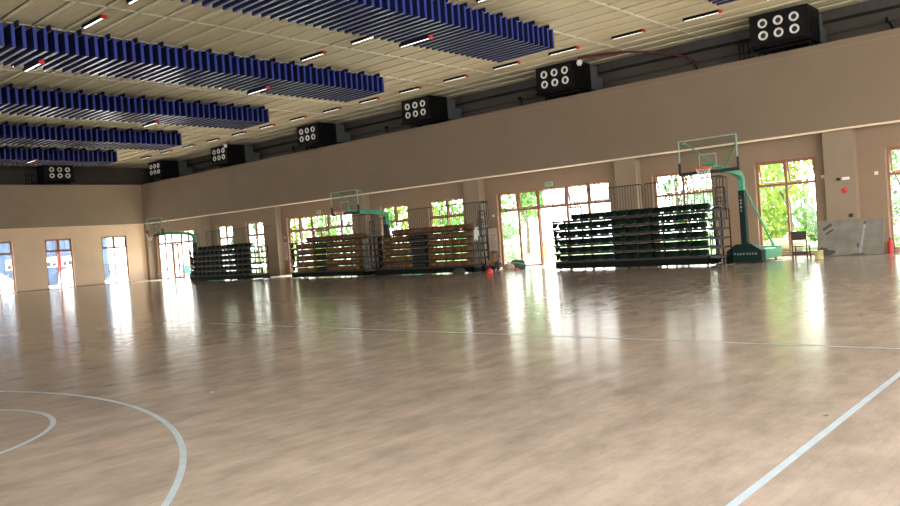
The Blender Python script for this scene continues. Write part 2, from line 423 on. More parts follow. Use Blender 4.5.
def door_unit(name, x0, x1, leaf_open):
    w = x1 - x0; y = YO - .08; mb = MB(); f = .08
    c = [0, w * .185, w * .37, w * .63, w * .815, w]
    zt = ZT
    mb.box(0, f, -.045, .045, 0, WT); mb.box(w - f, w, -.045, .045, 0, WT); mb.box(f, w - f, -.045, .045, WT - f, WT); mb.box(f, w - f, -.045, .045, zt - .05, zt + .06)
    for q in c[1:-1]: mb.box(q - .05, q + .05, -.043, .043, 0, WT - f)
    for a, b in ((c[0] + f, c[1] - .05), (c[1] + .05, c[2] - .05), (c[3] + .05, c[4] - .05), (c[4] + .05, c[5] - f)):
        mb.box(a, b, -.04, .04, 0, .07)
    o = mb.build(name, M['wood'], None, False, (x0, y, 0)); o['kind'] = 'structure'
    for j in range(5):
        a, b = c[j] + (f if j == 0 else .052), c[j + 1] - (f if j == 4 else .052)
        sash(o, a + .003, b - .003, zt + .065, WT - f - .005, 0, R(7) if j in (1, 3) else 0)
        if j != 2: MB().box(a, b, -.004, .004, .07, zt - .05).build('pane', M['glass'], o)
    # two door leaves
    lw = (c[3] - c[2]) / 2 - .055
    for s, hx in ((1, c[2] + .055), (-1, c[3] - .055)):
        mb = MB(); q = .085
        mb.box(0, q, -.025, .025, .01, zt - .06); mb.box(lw - q, lw, -.025, .025, .01, zt - .06)
        mb.box(q, lw - q, -.025, .025, .01, .16); mb.box(q, lw - q, -.025, .025, zt - .16, zt - .06); mb.box(q, lw - q, -.022, .022, 1.0, 1.07)
        lf = mb.build('door_leaf', M['wood'], o, False, (hx, 0.045, 0))
        lf.rotation_euler = (0, 0, R(leaf_open) if s > 0 else R(180 - leaf_open))
        MB().box(q, lw - q, -.004, .004, .16, zt - .16).build('pane', M['glass'], lf)
        MB().tube([(lw - .13, -.06, .95), (lw - .13, -.06, 1.25)], .014, 8).tube([(lw - .13, -.06, 1.0), (lw - .06, -.02, 1.0)], .01, 6).tube([(lw - .13, -.06, 1.2), (lw - .06, -.02, 1.2)], .01, 6).build('door_handle', M['hframe'], lf)
di = 1
for k, a, b in BACK:
    if k == 'door':
        door_unit(f'door_{di}', a + .02, b - .02, {1: 0, 2: 0, 3: 119, 4: 0}[di]); di += 1
for a, b in ENDW:
    w = b - a - .04
    o = window_unit(f'window_{wi}', 0, w, .03, 0, 0, None, 2.72, 3.6); wi += 1
    o.location = (XEO + .08, a + .02, 0); o.rotation_euler = (0, 0, R(90))

# ------------------------------------------------------------------ bleachers
TP = .325; BZ = .30
SEAT_P = .515
def seat_mesh(m, key):
    mb = MB()
    prof = [(0.01, .025), (0.0, .15), (.03, .215), (.08, .228), (.34, .215), (.40, .12), (.38, .025)]
    n = len(prof); xs = [0, .03, .445, .475]
    ins = [.025, 0, 0, .025]
    vs = []
    for x, i in zip(xs, ins):
        for (y, z) in prof: vs.append((x, y + (i if y < .2 else -i), z - (i if z > .1 else 0)))
    fs = [tuple(range(n)), tuple(reversed(range(3 * n, 4 * n)))] + [(k * n + j, k * n + (j + 1) % n, (k + 1) * n + (j + 1) % n, (k + 1) * n + j) for k in range(3) for j in range(n)]
    mb.add(vs, fs)
    mb.box(.06, .10, .05, .33, .002, .025, 1); mb.box(.37, .41, .05, .33, .002, .025, 1)
    return mb.mesh(key, [m, M['rail']], True, 50)
SEATS = {'green': seat_mesh(M['gseat'], 'green_seat'), 'amber': seat_mesh(M['oseat'], 'amber_seat')}
brk = MB()
brk.tube([(0, .02, .0), (0, -.03, -.02), (0, -.04, -.06), (0, .0, -.08)], .011, 6)
bracket_me = brk.mesh('bracket', M['palerail'], True)

def rounded_loop(x0, x1, z0, z1, y, r=.08, steps=4):
    pts = [(x0, y, z0)]
    for i in range(steps + 1):
        a = math.pi - (math.pi / 2) * i / steps; pts.append((x0 + r + r * math.cos(a), y, z1 - r + r * math.sin(a)))
    for i in range(steps + 1):
        a = math.pi / 2 * (1 - i / steps); pts.append((x1 - r + r * math.cos(a), y, z1 - r + r * math.sin(a)))
    pts.append((x1, y, z0)); return pts

def bleacher(label, x0, x1, yfront, colour, aisle=None, tail=.5, ladder=True, guard=True):
    """telescopic stand pushed closed: six decks stacked, x0..x1 seats, then a stepped aisle of width tail"""
    L = x1 - x0; D = 1.12
    t = thing('telescopic_bleacher', label, 'bleachers', (x0, yfront, 0), 0, 'closed telescopic bleachers')
    mb = MB()
    mb.box(0, L, 0, .03, .045, BZ - .002); mb.box(0, L, .03, D, BZ - .05, BZ - .002)
    mb.box(0, .03, .03, D, .045, BZ - .05); mb.box(L - .03, L, .03, D, .045, BZ - .05)
    mb.build('base_panel', M['dark'], t)
    for k in range(int(L // 1.6) + 1):
        x = .12 + k * (L - .24) / int(L // 1.6)
        for y in (.18, D - .15):
            MB().lathe([(.03, -.025), (.058, -.02), (.058, .02), (.03, .025)], 14, (x, y, .06), 'x').build('wheel', M['black'], t, True)
    for k in range(6):
        z = BZ + TP * k; ex = .022 * k
        mb = MB()
        mb.box(-ex, L + (.03 if k else 0), .012 * k, D + .02 * k, z, z + .045)
        mb.box(-ex, L + (.03 if k else 0), .012 * k - .012, .012 * k, z - .025, z + .05, 1)
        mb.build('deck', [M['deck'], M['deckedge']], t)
        if k:                                           # end plates and under-frames of each tier
            zl = z - TP + .045
            mb = MB(); mb.prism([(-ex, z - .03), (-ex + .05, z - .03), (.20, z - .03), (.08, zl + .03), (-ex + .012, zl + .03)], 'y', .12, .14); mb.build('side_bracket', M['dark'], t)
            mb = MB(); mb.box(-ex, L + .01 - ex, D - .12, D - .04, z - .035, z - .001)
            for x in (.0, L - .06): mb.box(x - ex, x - ex + .045, D - .12, D - .07, zl, z - .001)
            nn = int(L // 1.7)
            for j in range(1, nn):
                x = j * L / nn
                mb.box(x - .03, x + .03, D - .10, D - .04, zl, z - .001)
                mb.bar((x, D - .12, zl + .02), (x + (.55 if j % 2 else -.55), D - .12, z - .02), .03, .03, (0, 1, 0))
            mb.build('tier_frame', M['dark'], t)
        # seats
        ns = int((L - .25) // SEAT_P)
        first = (L - ns * SEAT_P) + .04 if k == 5 else .16 + (L - .25 - ns * SEAT_P) / 2
        if k == 5: ns -= 1; first = L - ns * SEAT_P + .04
        for j in range(ns):
            sx = first + j * SEAT_P
            if aisle and k < 5 and aisle[0] - .25 < sx < aisle[1] - .2: continue
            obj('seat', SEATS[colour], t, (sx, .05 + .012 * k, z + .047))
            if j % 2 == 0 and k: obj('bracket', bracket_me, t, (sx + .5, .03 + .012 * k, z - .03))
        if aisle and k < 5:
            MB().box(aisle[0], aisle[1] + .1, .10, .75, z + .047, z + .27).box(aisle[0], aisle[1] + .1, .09, .10, z + .13, z + .18, 1).build('aisle_step', [M['black'], M['deckedge']], t)
    ztop = BZ + 5 * TP
    # stepped end aisle
    xa, xb = L + .05, L + tail
    for k in range(6):
        z = BZ + TP * k
        mb = MB(); mb.box(xa, xb, .05 + .012 * k, .60, z - .02, z + .02)
        mb.box(xa, xb, .03 + .012 * k, .05 + .012 * k, z - .05, z + .025, 1)
        if k == 0:
            mb.box(xa, xa + .03, .06, .60, .03, z - .021); mb.box(xb - .03, xb, .06, .60, .03, z - .021)
        else:
            mb.box(xa, xa + .03, .54, .59, z - TP + .021, z - .021); mb.box(xb - .03, xb, .54, .59, z - TP + .021, z - .021)
        if tail > 1 and k:
            mb.box((xa + xb) / 2 - .02, (xa + xb) / 2 + .02, .54, .59, z - TP + .021, z - .021)
        mb.build('end_step', [M['dark'], M['palerail']], t)
    if ladder:
        for k in range(6):                              # nested end handrails, one for each tier
            z = BZ + TP * k
            a = xa + .02 + .03 * k; b = xa + .30 + .045 * k
            mb = MB(); y = .10 + .10 * k
            mb.tube(rounded_loop(a, b, z + .02, z + 1.0 + .03 * k, y, .06), .025, 8)
            for q in (.3, .62): mb.tube([(a, y, z + q), (b, y, z + q)], .017, 6)
            mb.build('end_handrail', M['palerail'] if k % 2 else M['rail'], t, True)
    else:
        mb = MB()
        mb.tube([(xb, .2, .03), (xb + .02, .2, ztop + 1.1)], .022, 8).tube([(xb + .02, .2, ztop + 1.1), (xb + .02, .9, ztop + 1.15)], .02, 8)
        mb.tube([(xb, .2, 1.2), (xb + .15, .2, 1.25), (xb + .15, .2, 1.5), (xb, .2, 1.55)], .016, 6)
        mb.build('end_handrail', M['rail'], t, True)
    # left front handrails
    mb = MB(); y = .3
    mb.tube(rounded_loop(-.14, .34, ztop - .05, 2.82, y, .06), .018, 8)
    for z in (2.5, 2.2): mb.tube([(-.14, y, z), (.34, y, z)], .013, 6)
    mb.build('front_handrail', M['rail'], t, True)
    MB().tube(rounded_loop(.38, .62, ztop + .06, 3.10, .45, .10), .018, 8).build('front_handrail', M['palerail'], t, True)
    mb = MB(); mb.prism([(-.115, 1.60), (-.05, 1.60), (.0, .98), (-.03, .98)], 'y', .18, .30)
    mb.build('side_plate', M['dark'], t)
    # rear guard rail in two panels
    if guard:
        y = D + .02; half = ((L + .28 if ladder else L - .1) - .4) / 2
        for s in range(2):
            a = .40 + s * (half + .03); b = a + half - .09
            mb = MB(); mb.tube(rounded_loop(a, b, ztop + .046, 3.16, y, .09), .020, 8)
            mb.tube([(a, y, ztop + .2), (b, y, ztop + .2)], .015, 6)
            n = int((b - a) / .12)
            for j in range(1, n): x = a + (b - a) * j / n; mb.tube([(x, y, ztop + .2), (x, y, 3.15)], .011, 5, cap=False)
            mb.build('guard_rail', M['rail'], t, True)
        # struts that carry the guard rail's far end
        if ladder: MB().box(L + .02, L + .30, D - .02, D + .04, ztop + .0, ztop + .045).box(L + .06, L + .10, D - .02, D + .04, .0, ztop - .001).build('rear_post', M['dark'], t)
    return t
bleacher('closed bleacher stand with dark green seats beside the nearest basketball hoop', -17.82, -11.38, 26.3, 'green', None, .62, True)
bleacher('closed bleacher stand with amber seats next to the sitting man', -28.2, -22.2, 26.25, 'amber', (2.05, 3.0), .50, True)
bleacher('closed bleacher stand with amber seats in front of the middle door', -35.35, -29.45, 26.25, 'amber', (2.15, 3.0), .85, True)
bleacher('closed bleacher stand with dark green seats nearest the end wall', -46.25, -39.72, 26.3, 'green', None, 1.4, False)

# ------------------------------------------------------------------ basketball hoops
def strokes(mb, x, z, s, y, rnd, mi=0):
    """an unreadable worn character: a few short strokes in a square of size s (x right, z up)"""
    for _ in range(3):
        zz = z + rnd.uniform(.1, .9) * s; mb.box(x + .05 * s, x + rnd.uniform(.7, .95) * s, y, y + .002, zz - .05 * s, zz + .05 * s, mi)
    for _ in range(2):
        xx = x + rnd.uniform(.2, .65) * s; mb.box(xx - .05 * s, xx + .05 * s, y - .001, y + .001, z + .05 * s, z + rnd.uniform(.9, .98) * s, mi)
def hoop(label, loc, rz):
    t = thing('basketball_hoop', label, 'basketball hoop', loc, rz, 'mobile basketball hoops')
    # weighted base
    MB().prism([(-.61, .03), (.61, .03), (.61, .43), (.27, .66), (-.27, .66), (-.61, .43)], 'y', -.22, .16).build('base_pad', M['hpad'], t)
    mb = MB(); mb.bbox(-.63, .63, .165, 1.78, .08, .44, .03)
    mb.box(-.65, .65, 1.25, 1.80, .44, .50)
    b = mb.build('ballast_box', M['hgreen'], t)
    for x in (-.45, .45):
        for y in (.25, 1.6): MB().lathe([(.02, -.03), (.05, -.028), (.05, .028), (.02, .03)], 12, (x, y, .051), 'x').build('caster', M['black'], t, True)
    MB().bbox(-.105, .105, -.14, .10, .661, 2.55, .02).build('post_pad', M['hpad'], t)
    rnd = random.Random(3)
    for j in range(9):
        mb = MB(); strokes(mb, -.46 + j * .105, .27, .085, -.2225, rnd); mb.build('worn_letter', M['faded'], t)
    MB().lathe([(.0, -.1425), (.018, -.1425), (.018, -.141)], 10, (-.02, 0, 2.33), 'y').build('emblem_dot', M['faded'], t)
    for j in range(4):
        mb = MB(); strokes(mb, -.06, 2.16 - j * .125, .095, -.1425, rnd); mb.build('worn_letter', M['faded'], t)
    # bent arm
    path = [(0, -.02, 2.551), (0, -.02, 2.92), (0, -.14, 3.08), (0, -.45, 3.18), (0, -1.1, 3.24), (0, -2.60, 3.29)]
    mb = MB()
    for k_, (p, q) in enumerate(zip(path[:-1], path[1:])):
        p, q = Vector(p), Vector(q); d = (q - p).normalized() * .02
        mb.bar(p - d if k_ else p, q + d, .17, .20, (0, 1, .3))
    mb.build('arm', M['hgreen'], t)
    MB().tube([(.0, .12, 2.80), (.04, .32, 2.45), (.42, 1.52, .53)], .032, 8).box(.36, .48, 1.45, 1.6, .501, .54).build('rear_stay', M['hgreen'], t, True)
    MB().box(-.03, .03, .05, .16, 2.72, 2.84).build('stay_bracket', M['hgreen'], t)
    # board with frame, pads, ties
    yb = -2.75; bw = .98; z0, z1 = 3.17, 4.28
    pane = MB().box(-bw + .03, bw - .03, yb - .006, yb + .006, z0 + .03, z1 - .03).build('backboard', M['board'], t)
    mb = MB()
    mb.box(-bw, bw, yb - .02, yb + .02, z1 - .03, z1); mb.box(-bw, -bw + .03, yb - .02, yb + .02, z0, z1 - .03); mb.box(bw - .03, bw, yb - .02, yb + .02, z0, z1 - .03)
    mb.box(-bw + .03, bw - .03, yb - .02, yb + .02, z0, z0 + .03); mb.build('board_frame', M['hframe'], pane)
    mb = MB()
    for a, b, c, d in ((-.295, .295, .14, .17), (-.295, .295, .56, .59), (-.295, -.265, .17, .56), (.265, .295, .17, .56)): mb.box(a, b, yb - .009, yb - .0065, z0 + c, z0 + d)
    mb.build('target_square', M['hframe'], pane)
    mb = MB(); mb.bbox(-bw - .03, bw + .03, yb - .045, yb + .045, z0 - .06, z0 + .05, .012)
    for s in (-1, 1): mb.bbox(min(s * bw - .03, s * bw + .03), max(s * bw - .03, s * bw + .03), yb - .045, yb + .045, z0 + .051, z0 + .38, .012)
    mb.build('edge_pad', M['hblack'], pane)
    mb = MB()
    for s in (-1, 1):
        mb.tube([(s * .86, yb + .03, z1 - .10), (s * .86, yb + .30, z1 - .06), (s * .84, yb + .42, z1 - .12), (s * .08, -1.55, 3.28)], .022, 8)
        mb.tube([(s * .5, yb + .03, z0 + .10), (s * .05, -2.35, 3.28)], .02, 8)
    mb.box(-.18, .18, yb + .012, yb + .17, z0 + .02, z0 + .30)
    mb.build('support_tie', M['hgreen'], t, True)
    # rim and net
    RR = .245; zr = 3.29; yc = yb - .15 - RR
    ring = [(RR * math.cos(a), yc + RR * math.sin(a), zr) for a in [2 * math.pi * i / 28 for i in range(28)]]
    mb = MB(); mb.tube(ring, .024, 8, closed=True)
    mb.box(-.09, .09, yc + RR - .003, yb - .0065, zr - .06, zr + .02)
    mb.bar((-.2, yc + .1, zr - .02), (-.06, yb - .02, zr - .06), .015, .03).bar((.2, yc + .1, zr - .02), (.06, yb - .02, zr - .06), .015, .03)
    rim = mb.build('rim', M['orange'], t, True)
    mb = MB(); n = 12
    lv = [(.24, 0), (.2, -.11), (.155, -.22), (.13, -.32), (.125, -.42)]
    for i in range(n):
        for s in (1, -1):
            pts = []
            for j, (r, dz) in enumerate(lv):
                a = 2 * math.pi * (i + s * .5 * j) / n; pts.append((r * math.cos(a), yc + r * math.sin(a), zr + dz - .012))
            mb.tube(pts, .006, 4, cap=False)
    mb.build('net', M['net'], rim)
    return t
hoop('green mobile basketball hoop nearest the camera, beside the window and the brown chair', (-10.43, 27.3, 0), 0)
hoop('green mobile basketball hoop rising between the two amber bleacher stands', (-28.97, 27.72, 0), 0)
hoop('green mobile basketball hoop farthest away, by the end wall', (-47.85, 27.72, 0), 0)

# ------------------------------------------------------------------ duct boxes with six nozzles
def ring_mesh():
    mb = MB()
    mb.lathe([(.165, 0), (.170, -.035), (.155, -.055), (.135, -.045), (.122, -.03), (.112, -.04), (.104, -.04), (.098, -.015), (.096, .0)], 24, (0, 0, 0), 'y')
    return mb.mesh('nozzle', M['white'], True, 60)
RING = ring_mesh()
CORE = MB().lathe([(0, -.012), (.095, -.012), (.095, -.002)], 18, (0, 0, 0), 'y').mesh('throat', M['core'], True)
def duct_box(label, loc, rz=0):
    t = thing('air_duct_box', label, 'air duct', loc, rz, 'black duct boxes with six white nozzles')
    W, Hh = 2.05, 1.20
    mb = MB(); mb.box(0, W, .02, 1.35, .0, Hh)
    mb.prism([(-.13, -.03), (.02, .0), (.02, .10), (-.05, .07)], 'x', -.01, W + .01)            # lip under the panel
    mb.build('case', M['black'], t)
    mb = MB(); mb.bbox(.07, W - .07, -.035, .019, .11, Hh - .03, .012)
    p = mb.build('nozzle_panel', M['black'], t)
    for cx in (.50, 1.05, 1.60):
        for cz in (.40, .84):
            o = obj('nozzle', RING, p, (cx, -.036, cz)); obj('throat', CORE, o, (0, -.002, 0))
    MB().box(.1, W - .1, 1.351, 2.1, .10, Hh - .04).box(.12, W - .12, 2.101, 2.6, .05, .7).build('canvas_duct', M['grey'], t)
    mb = MB()
    for x in (.12, W - .12):
        for y in (.55, 1.2): mb.box(x - .03, x + .03, y - .03, y + .03, -1.30, -.001)
        mb.box(x - .04, x + .04, .5, 1.3, -.06, -.002)
    mb.box(.12, W - .12, .55, .60, -.06, -.002)
    mb.build('support_frame', M['black'], t)
    for x in (.35, .62, .9): MB().tube([(x, .45, -1.3), (x, .45, -.20), (x + .17, .45, -.14)], .022, 6).build('valve_pipe', M['black'], t, True)
    return t
DY = 29.28
DB = [(-10.53, 'nearest'), (-20.2, 'second nearest'), (-28.85, 'third nearest'), (-37.85, 'fourth'), (-47.5, 'fifth'), (-56.35, 'sixth')]
DLAB = ['black duct box with six white nozzles, largest, above the nearest hoop', 'black six-nozzle duct box with a white lamp on its end, above the open door', 'black duct box with six nozzles, third along the parapet from the camera',
        'black duct box with six nozzles, fourth along the parapet from the camera', 'black duct box with six nozzles and a small white lamp, fifth along the parapet', 'black duct box with six nozzles, last on the parapet before the corner']
for (x, _), lb in zip(DB, DLAB): duct_box(lb, (x, DY, 7.76))
duct_box('black duct box with six nozzles above the end wall windows', (-57.95, 22.3, 7.72), R(90))
# pipe stands beside some boxes
def pipe_stand(label, loc, rz=0):
    t = thing('pipe_stand', label, 'pipes', loc, rz)
    mb = MB()
    for x in (0, .16, .36): mb.tube([(x, 0, 0), (x, 0, 1.85)], .028, 8)
    mb.tube([(-.12, 0, 1.86), (.6, 0, 1.86)], .035, 8).tube([(0, 0, 1.25), (.55, 0, 1.25)], .022, 8)
    mb.build('pipe', M['black'], t, True)
    for x in (0, .36): MB().lathe([(.0, -.05), (.05, -.05), (.065, 0), (.05, .05), (0, .05)], 10, (x, 0, 1.45)).build('valve', M['black'], t, True)
    return t
pipe_stand('black water pipes standing left of the largest duct box', (-11.3, 30.2, 6.425))
pipe_stand('black water pipes standing beside the end wall duct box', (-59.0, 21.45, 6.425), R(90))
# white lamps fixed to box ends
def small_lamp(label, loc):
    t = thing('white_lamp', label, 'lamp', loc)
    MB().lathe([(0, -.12), (.07, -.12), (.12, -.04), (.13, .04), (.09, .11), (0, .13)], 14, (0, 0, 0)).build('lamp_head', M['white'], t, True)
    MB().tube([(0, 0, .12), (0, .1, .22), (0, .25, .24)], .018, 6).box(-.04, .04, .24, .27, .18, .30).build('bracket', M['cable'], t)
small_lamp('round white lamp hung on the end of the second duct box', (-17.72, 29.05, 8.72))
small_lamp('tiny round white lamp hung on the end of the fifth duct box', (-45.35, 29.1, 8.82))
# big duct along the upper wall, conduits and hangers
o = MB().box(XU + .02, XR - .02, 31.62, 32.19, 8.72, ZC - .07).build('wall_duct', M['duct']); tag(o, 'long dull grey duct under the ceiling along the upper wall', 'duct')
t = thing('conduit_pipe', 'long thin grey conduit pipe on brackets below the wall duct', 'pipe', (-20, 32.148, 8.30))
MB().tube([(XU + 20.1, 0, 0), (XR + 19.9, 0, 0)], .05, 8).build('pipe', M['duct'], t, True)
hb = MB().box(-.03, .03, -.12, .045, -.05, .12).tube([(0, -.08, 0), (.10, -.1, -.1), (.22, -.1, -.42)], .035, 6)
hb_me = hb.mesh('pipe_bracket', M['black'], True)
for x in (-14.0, -9.35, -6.6, -23.2, -33.0, -42.0): obj('pipe_bracket', hb_me, t, (x + 20, 0, .03))
o = MB().tube([(-18.0, 29.35, 8.99), (-17.4, 29.8, 9.03), (-16.0, 30.0, 8.95), (-14.7, 30.7, 8.72), (-14.1, 31.5, 8.55), (-13.9, 31.9, 8.3), (-13.82, 32.0, 7.6), (-13.82, 31.9, 6.47)], .045, 8).tube([(-18.0, 29.4, 9.05), (-17.2, 29.8, 9.08), (-16.2, 30.0, 9.0), (-15.0, 30.6, 8.8)], .03, 6).build('power_cable', M['cable'], None, True)
tag(o, 'dark red cable looping from the second duct box to the wall', 'cable')

# ------------------------------------------------------------------ court lines
def ring_line(name, c, r, w, label, a0=0, a1=360):
    n = 120; mb = MB(); vs = []
    for i in range(n + 1):
        a = R(a0 + (a1 - a0) * i / n)
        for q in (r - w / 2, r + w / 2): vs.append((c[0] + q * math.cos(a), c[1] + q * math.sin(a), .002))
    mb.add(vs, [(2 * i, 2 * i + 1, 2 * i + 3, 2 * i + 2) for i in range(n)])
    o = mb.build(name, M['line']); return tag(o, label, 'court line')
def line(x0, x1, y0, y1, name, label):
    o = MB().add([(x0, y0, .0018), (x1, y0, .0018), (x1, y1, .0018), (x0, y1, .0018)], [(0, 1, 2, 3)]).build(name, M['line']); return tag(o, label, 'court line')
LW = .058
ring_line('three_point_arc', (-9.60, -2.90), 7.09, LW, 'large pale painted arc curving over the floor at lower left', 12, 168)
ring_line('free_throw_arc', (-9.60, 1.587), 1.85, LW, 'small pale painted arc inside the larger arc at the left edge', 0, 180)
line(-1.86 - .03, -1.86 + .03, -4.4, 10.18, 'sideline', 'wide pale sideline running up to the right edge of the picture')
line(-17.1, -1.9, 10.13, 10.18, 'centre_line', 'thin pale line crossing the floor in front of the bleachers')

# ------------------------------------------------------------------ things along the long wall
t = thing('stone_board', 'large stained grey board leaning on the column by the chair', 'board', (-8.72, 29.42, 0), 0)
t.rotation_euler = (R(-17.0), 0, 0)
MB().bbox(0, 2.14, 0, .035, .008, 1.30, .004).build('panel', M['slab'], t)
MB().bar((.18, -.003, .97), (.46, -.003, 1.16), .004, .10, (0, 0, 1)).build('dark_stain', M['stain'], t)
MB().bar((.27, -.003, .80), (.52, -.003, .97), .004, .07, (0, 0, 1)).build('dark_stain', M['stain'], t)
for poly in ([(.02, .03), (.42, .02), (.62, .12), (.60, .2), (.40, .22), (.30, .30), (.15, .34), (.03, .28)], [(1.08, .02), (1.6, .02), (1.52, .07), (1.15, .06)],
             [(1.48, 1.12), (1.54, 1.22), (1.6, 1.13)], [(1.30, .3), (1.36, .26), (1.37, .42), (1.31, .44)]):
    MB().prism(poly, 'y', -.005, -.001).build('dark_stain', M['stain'], t)
MB().prism([(1.38, .05), (1.44, .05), (1.58, 1.1), (1.50, 1.1)], 'y', -.0045, -.001).build('pale_streak', M['palestain'], t)

t = thing('wooden_chair', 'dark brown wooden chair standing empty by the grey board', 'chair', (-8.86, 28.2, 0), R(4))
for sx in (-1, 1):
    mb = MB(); mb.bar((sx * .23, -.20, 0), (sx * .23, -.20, .45), .04, .04, (0, 1, 0)).bar((sx * .23, -.20, .44), (sx * .23, -.24, .98), .038, .038, (0, 1, 0)); mb.build('back_leg', M['chair'], t)
    MB().bar((sx * .25, .24, 0), (sx * .22, .20, .44), .04, .04, (0, 1, 0)).build('front_leg', M['chair'], t)
MB().bbox(-.25, .25, -.23, .25, .445, .48, .01).build('seat', M['chair'], t)
MB().bbox(-.21, .21, -.245, -.222, .68, .98, .008).build('backrest', M['chair'], t)
MB().box(-.21, .21, -.212, -.188, .16, .27).box(-.21, .21, .21, .23, .18, .22).box(-.24, -.22, -.18, .2, .2, .24).box(.22, .24, -.18, .2, .2, .24).build('stretcher', M['chair'], t)

t = thing('paint_tin', 'small yellowish paint tin on the floor before the grey board', 'tin', (-8.22, 27.95, 0))
MB().lathe([(.13, 0), (.14, .01), (.14, .27), (.145, .28), (.135, .285), (.12, .27), (0, .27)], 20).build('tin', M['can'], t, True)
MB().tube([(.14 * math.cos(a), .14 * math.sin(a) - .03, .22 - .07 * math.sin(a)) for a in [math.pi * (1 + i / 8) for i in range(9)]], .005, 5).build('handle', M['rail'], t, True)

t = thing('fire_extinguisher', 'red fire extinguisher on the floor by the right window', 'fire extinguisher', (-6.44, 29.8, 0))
MB().lathe([(.075, .0), (.085, .01), (.085, .36), (.06, .42), (.025, .45), (.025, .48), (0, .48)], 18).build('cylinder', M['redcap'], t, True)
MB().box(-.02, .02, -.09, .03, .485, .51).box(-.015, .015, -.10, .02, .525, .545).tube([(0, 0, .47), (0, 0, .53)], .018, 8).build('valve_handle', M['black'], t)
MB().tube([(.02, 0, .5), (.10, 0, .48), (.125, -.01, .3), (.12, -.02, .1)], .011, 6).build('hose', M['black'], t, True)

def exit_sign(label, x):
    t = thing('exit_sign', label, 'exit sign', (x, YW - .045, 3.79), 0, 'green exit signs over the doors')
    MB().bbox(-.2, .2, 0, .043, -.085, .085, .006).build('case', M['white'], t)
    MB().box(-.185, .185, -.003, -.0005, -.072, .072).build('sign_face', M['exitg'], t)
    mb = MB()                                           # running figure and doorway, white on green
    mb.lathe([(0, -.006), (.012, -.006), (.012, -.0035)], 8, (-.075, 0, .045), 'y')
    for p, q in (((-.08, .03), (-.085, -.01)), ((-.085, -.01), (-.06, -.03)), ((-.06, -.03), (-.065, -.058)), ((-.085, -.01), (-.105, -.03)), ((-.105, -.03), (-.13, -.03)), ((-.08, .025), (-.055, .005)), ((-.08, .025), (-.105, .01))):
        mb.bar((p[0], -.005, p[1]), (q[0], -.005, q[1]), .012, .002, (0, 1, 0))
    for a, b, c, d in ((.03, .04, -.06, .055), (.10, .11, -.06, .055), (.04, .10, .045, .055)): mb.box(a, b, -.006, -.0035, c, d)
    mb.build('symbol', M['white'], t)
exit_sign('green exit sign over the open door by the sitting man', -20.57)
exit_sign('green exit sign over the door behind the amber bleachers', -37.63)
def wall_switch(label, x, z, y=YW, rz=0, loc=None):
    t = thing('wall_switch', label, 'switch', loc or (x, y - .02, z), rz)
    MB().bbox(-.06, .06, 0, .019, -.06, .06, .004).build('plate', M['white'], t); MB().box(-.02, .02, -.008, -.0005, -.03, .03).build('rocker', M['white'], t)
wall_switch('small white wall plate between the nearest hoop and the tall window', -8.6, 2.86)
wall_switch('small white wall plate left of the rightmost window', -6.85, 2.80)
wall_switch('small white wall plate beside the open door, above the sitting man', -24.0, 2.55)
wall_switch('small white wall plate left of the door behind the amber stand', -41.25, 2.4)
wall_switch('small white wall plate between the second and third end windows', 0, 0, 0, R(90), (XE + .02, 25.75, 2.4))
wall_switch('small white wall plate between the first and second end windows', 0, 0, 0, R(90), (XE + .02, 21.6, 2.5))
# column fittings
yc = YW - .45
t = thing('fire_bell', 'round red fire bell on the column above the grey board', 'bell', (-7.78, yc, 2.30))
MB().lathe([(.075, .0), (.08, -.02), (.07, -.045), (.035, -.06), (0, -.065)], 18, (0, 0, 0), 'y').build('bell', M['redcap'], t, True)
MB().box(-.05, .05, -.03, 0, -.12, -.08).build('box', M['redcap'], t)
t = thing('emergency_light', 'white emergency light box on the column above the red bell', 'light', (-7.74, yc, 2.70))
MB().bbox(-.10, .14, -.06, .0, -.05, .05, .01).build('case', M['white'], t)
MB().lathe([(.0, -.10), (.05, -.10), (.055, -.04), (.03, -.0)], 12, (-.2, -.03, .0), 'y').box(-.16, -.121, -.05, -.02, -.012, .012).build('lamp_head', M['core'], t, True)
t = thing('junction_box', 'small dark junction box on the column just above the grey board', 'box', (-7.62, yc, 1.39))
MB().bbox(-.07, .07, -.05, .0, -.06, .06, .008).build('case', M['chair'], t); MB().box(-.03, .03, -.056, -.0505, -.03, .03).build('cover', M['core'], t)
# notice boards
def notice(label, x, w, z0, z1, seed):
    t = thing('notice_board', label, 'notice board', (x, YW - .02, 0)); rnd = random.Random(seed)
    MB().box(0, w, 0, .018, z0, z1).build('sheet', M['paper'], t)
    mb = MB()
    for j in range(3): strokes(mb, w * (.25 + .18 * j), z1 - .42, .10, -.002, rnd)
    z = z1 - .55
    while z > z0 + .12: mb.box(w * .15, w * rnd.uniform(.6, .88), -.0015, -.0005, z, z + .016); z -= .07
    mb.build('writing', M['ink'], t)
    MB().box(-.02, 0, -.005, .018, z0 - .02, z1 + .02).box(w, w + .02, -.005, .018, z0 - .02, z1 + .02).box(0, w, -.005, .018, z1, z1 + .02).box(0, w, -.005, .018, z0 - .02, z0).build('frame', M['fascia'], t)
notice('pale notice board on the wall behind the sitting man', -24.40, .56, .80, 1.95, 4)
notice('pale notice board on the wall beside the amber bleachers in front of the middle door', -41.62, .6, .94, 2.1, 6)
# sockets at the foot of the end pilaster
t = thing('wall_socket', 'small dark wall socket low in the far corner by the first door', 'socket', (-58.12, YW - .022, .40))
MB().bbox(-.07, .07, 0, .021, -.06, .06, .005).build('plate', M['white'], t); MB().box(-.04, .04, -.004, -.0005, -.03, .03).build('outlet', M['core'], t)

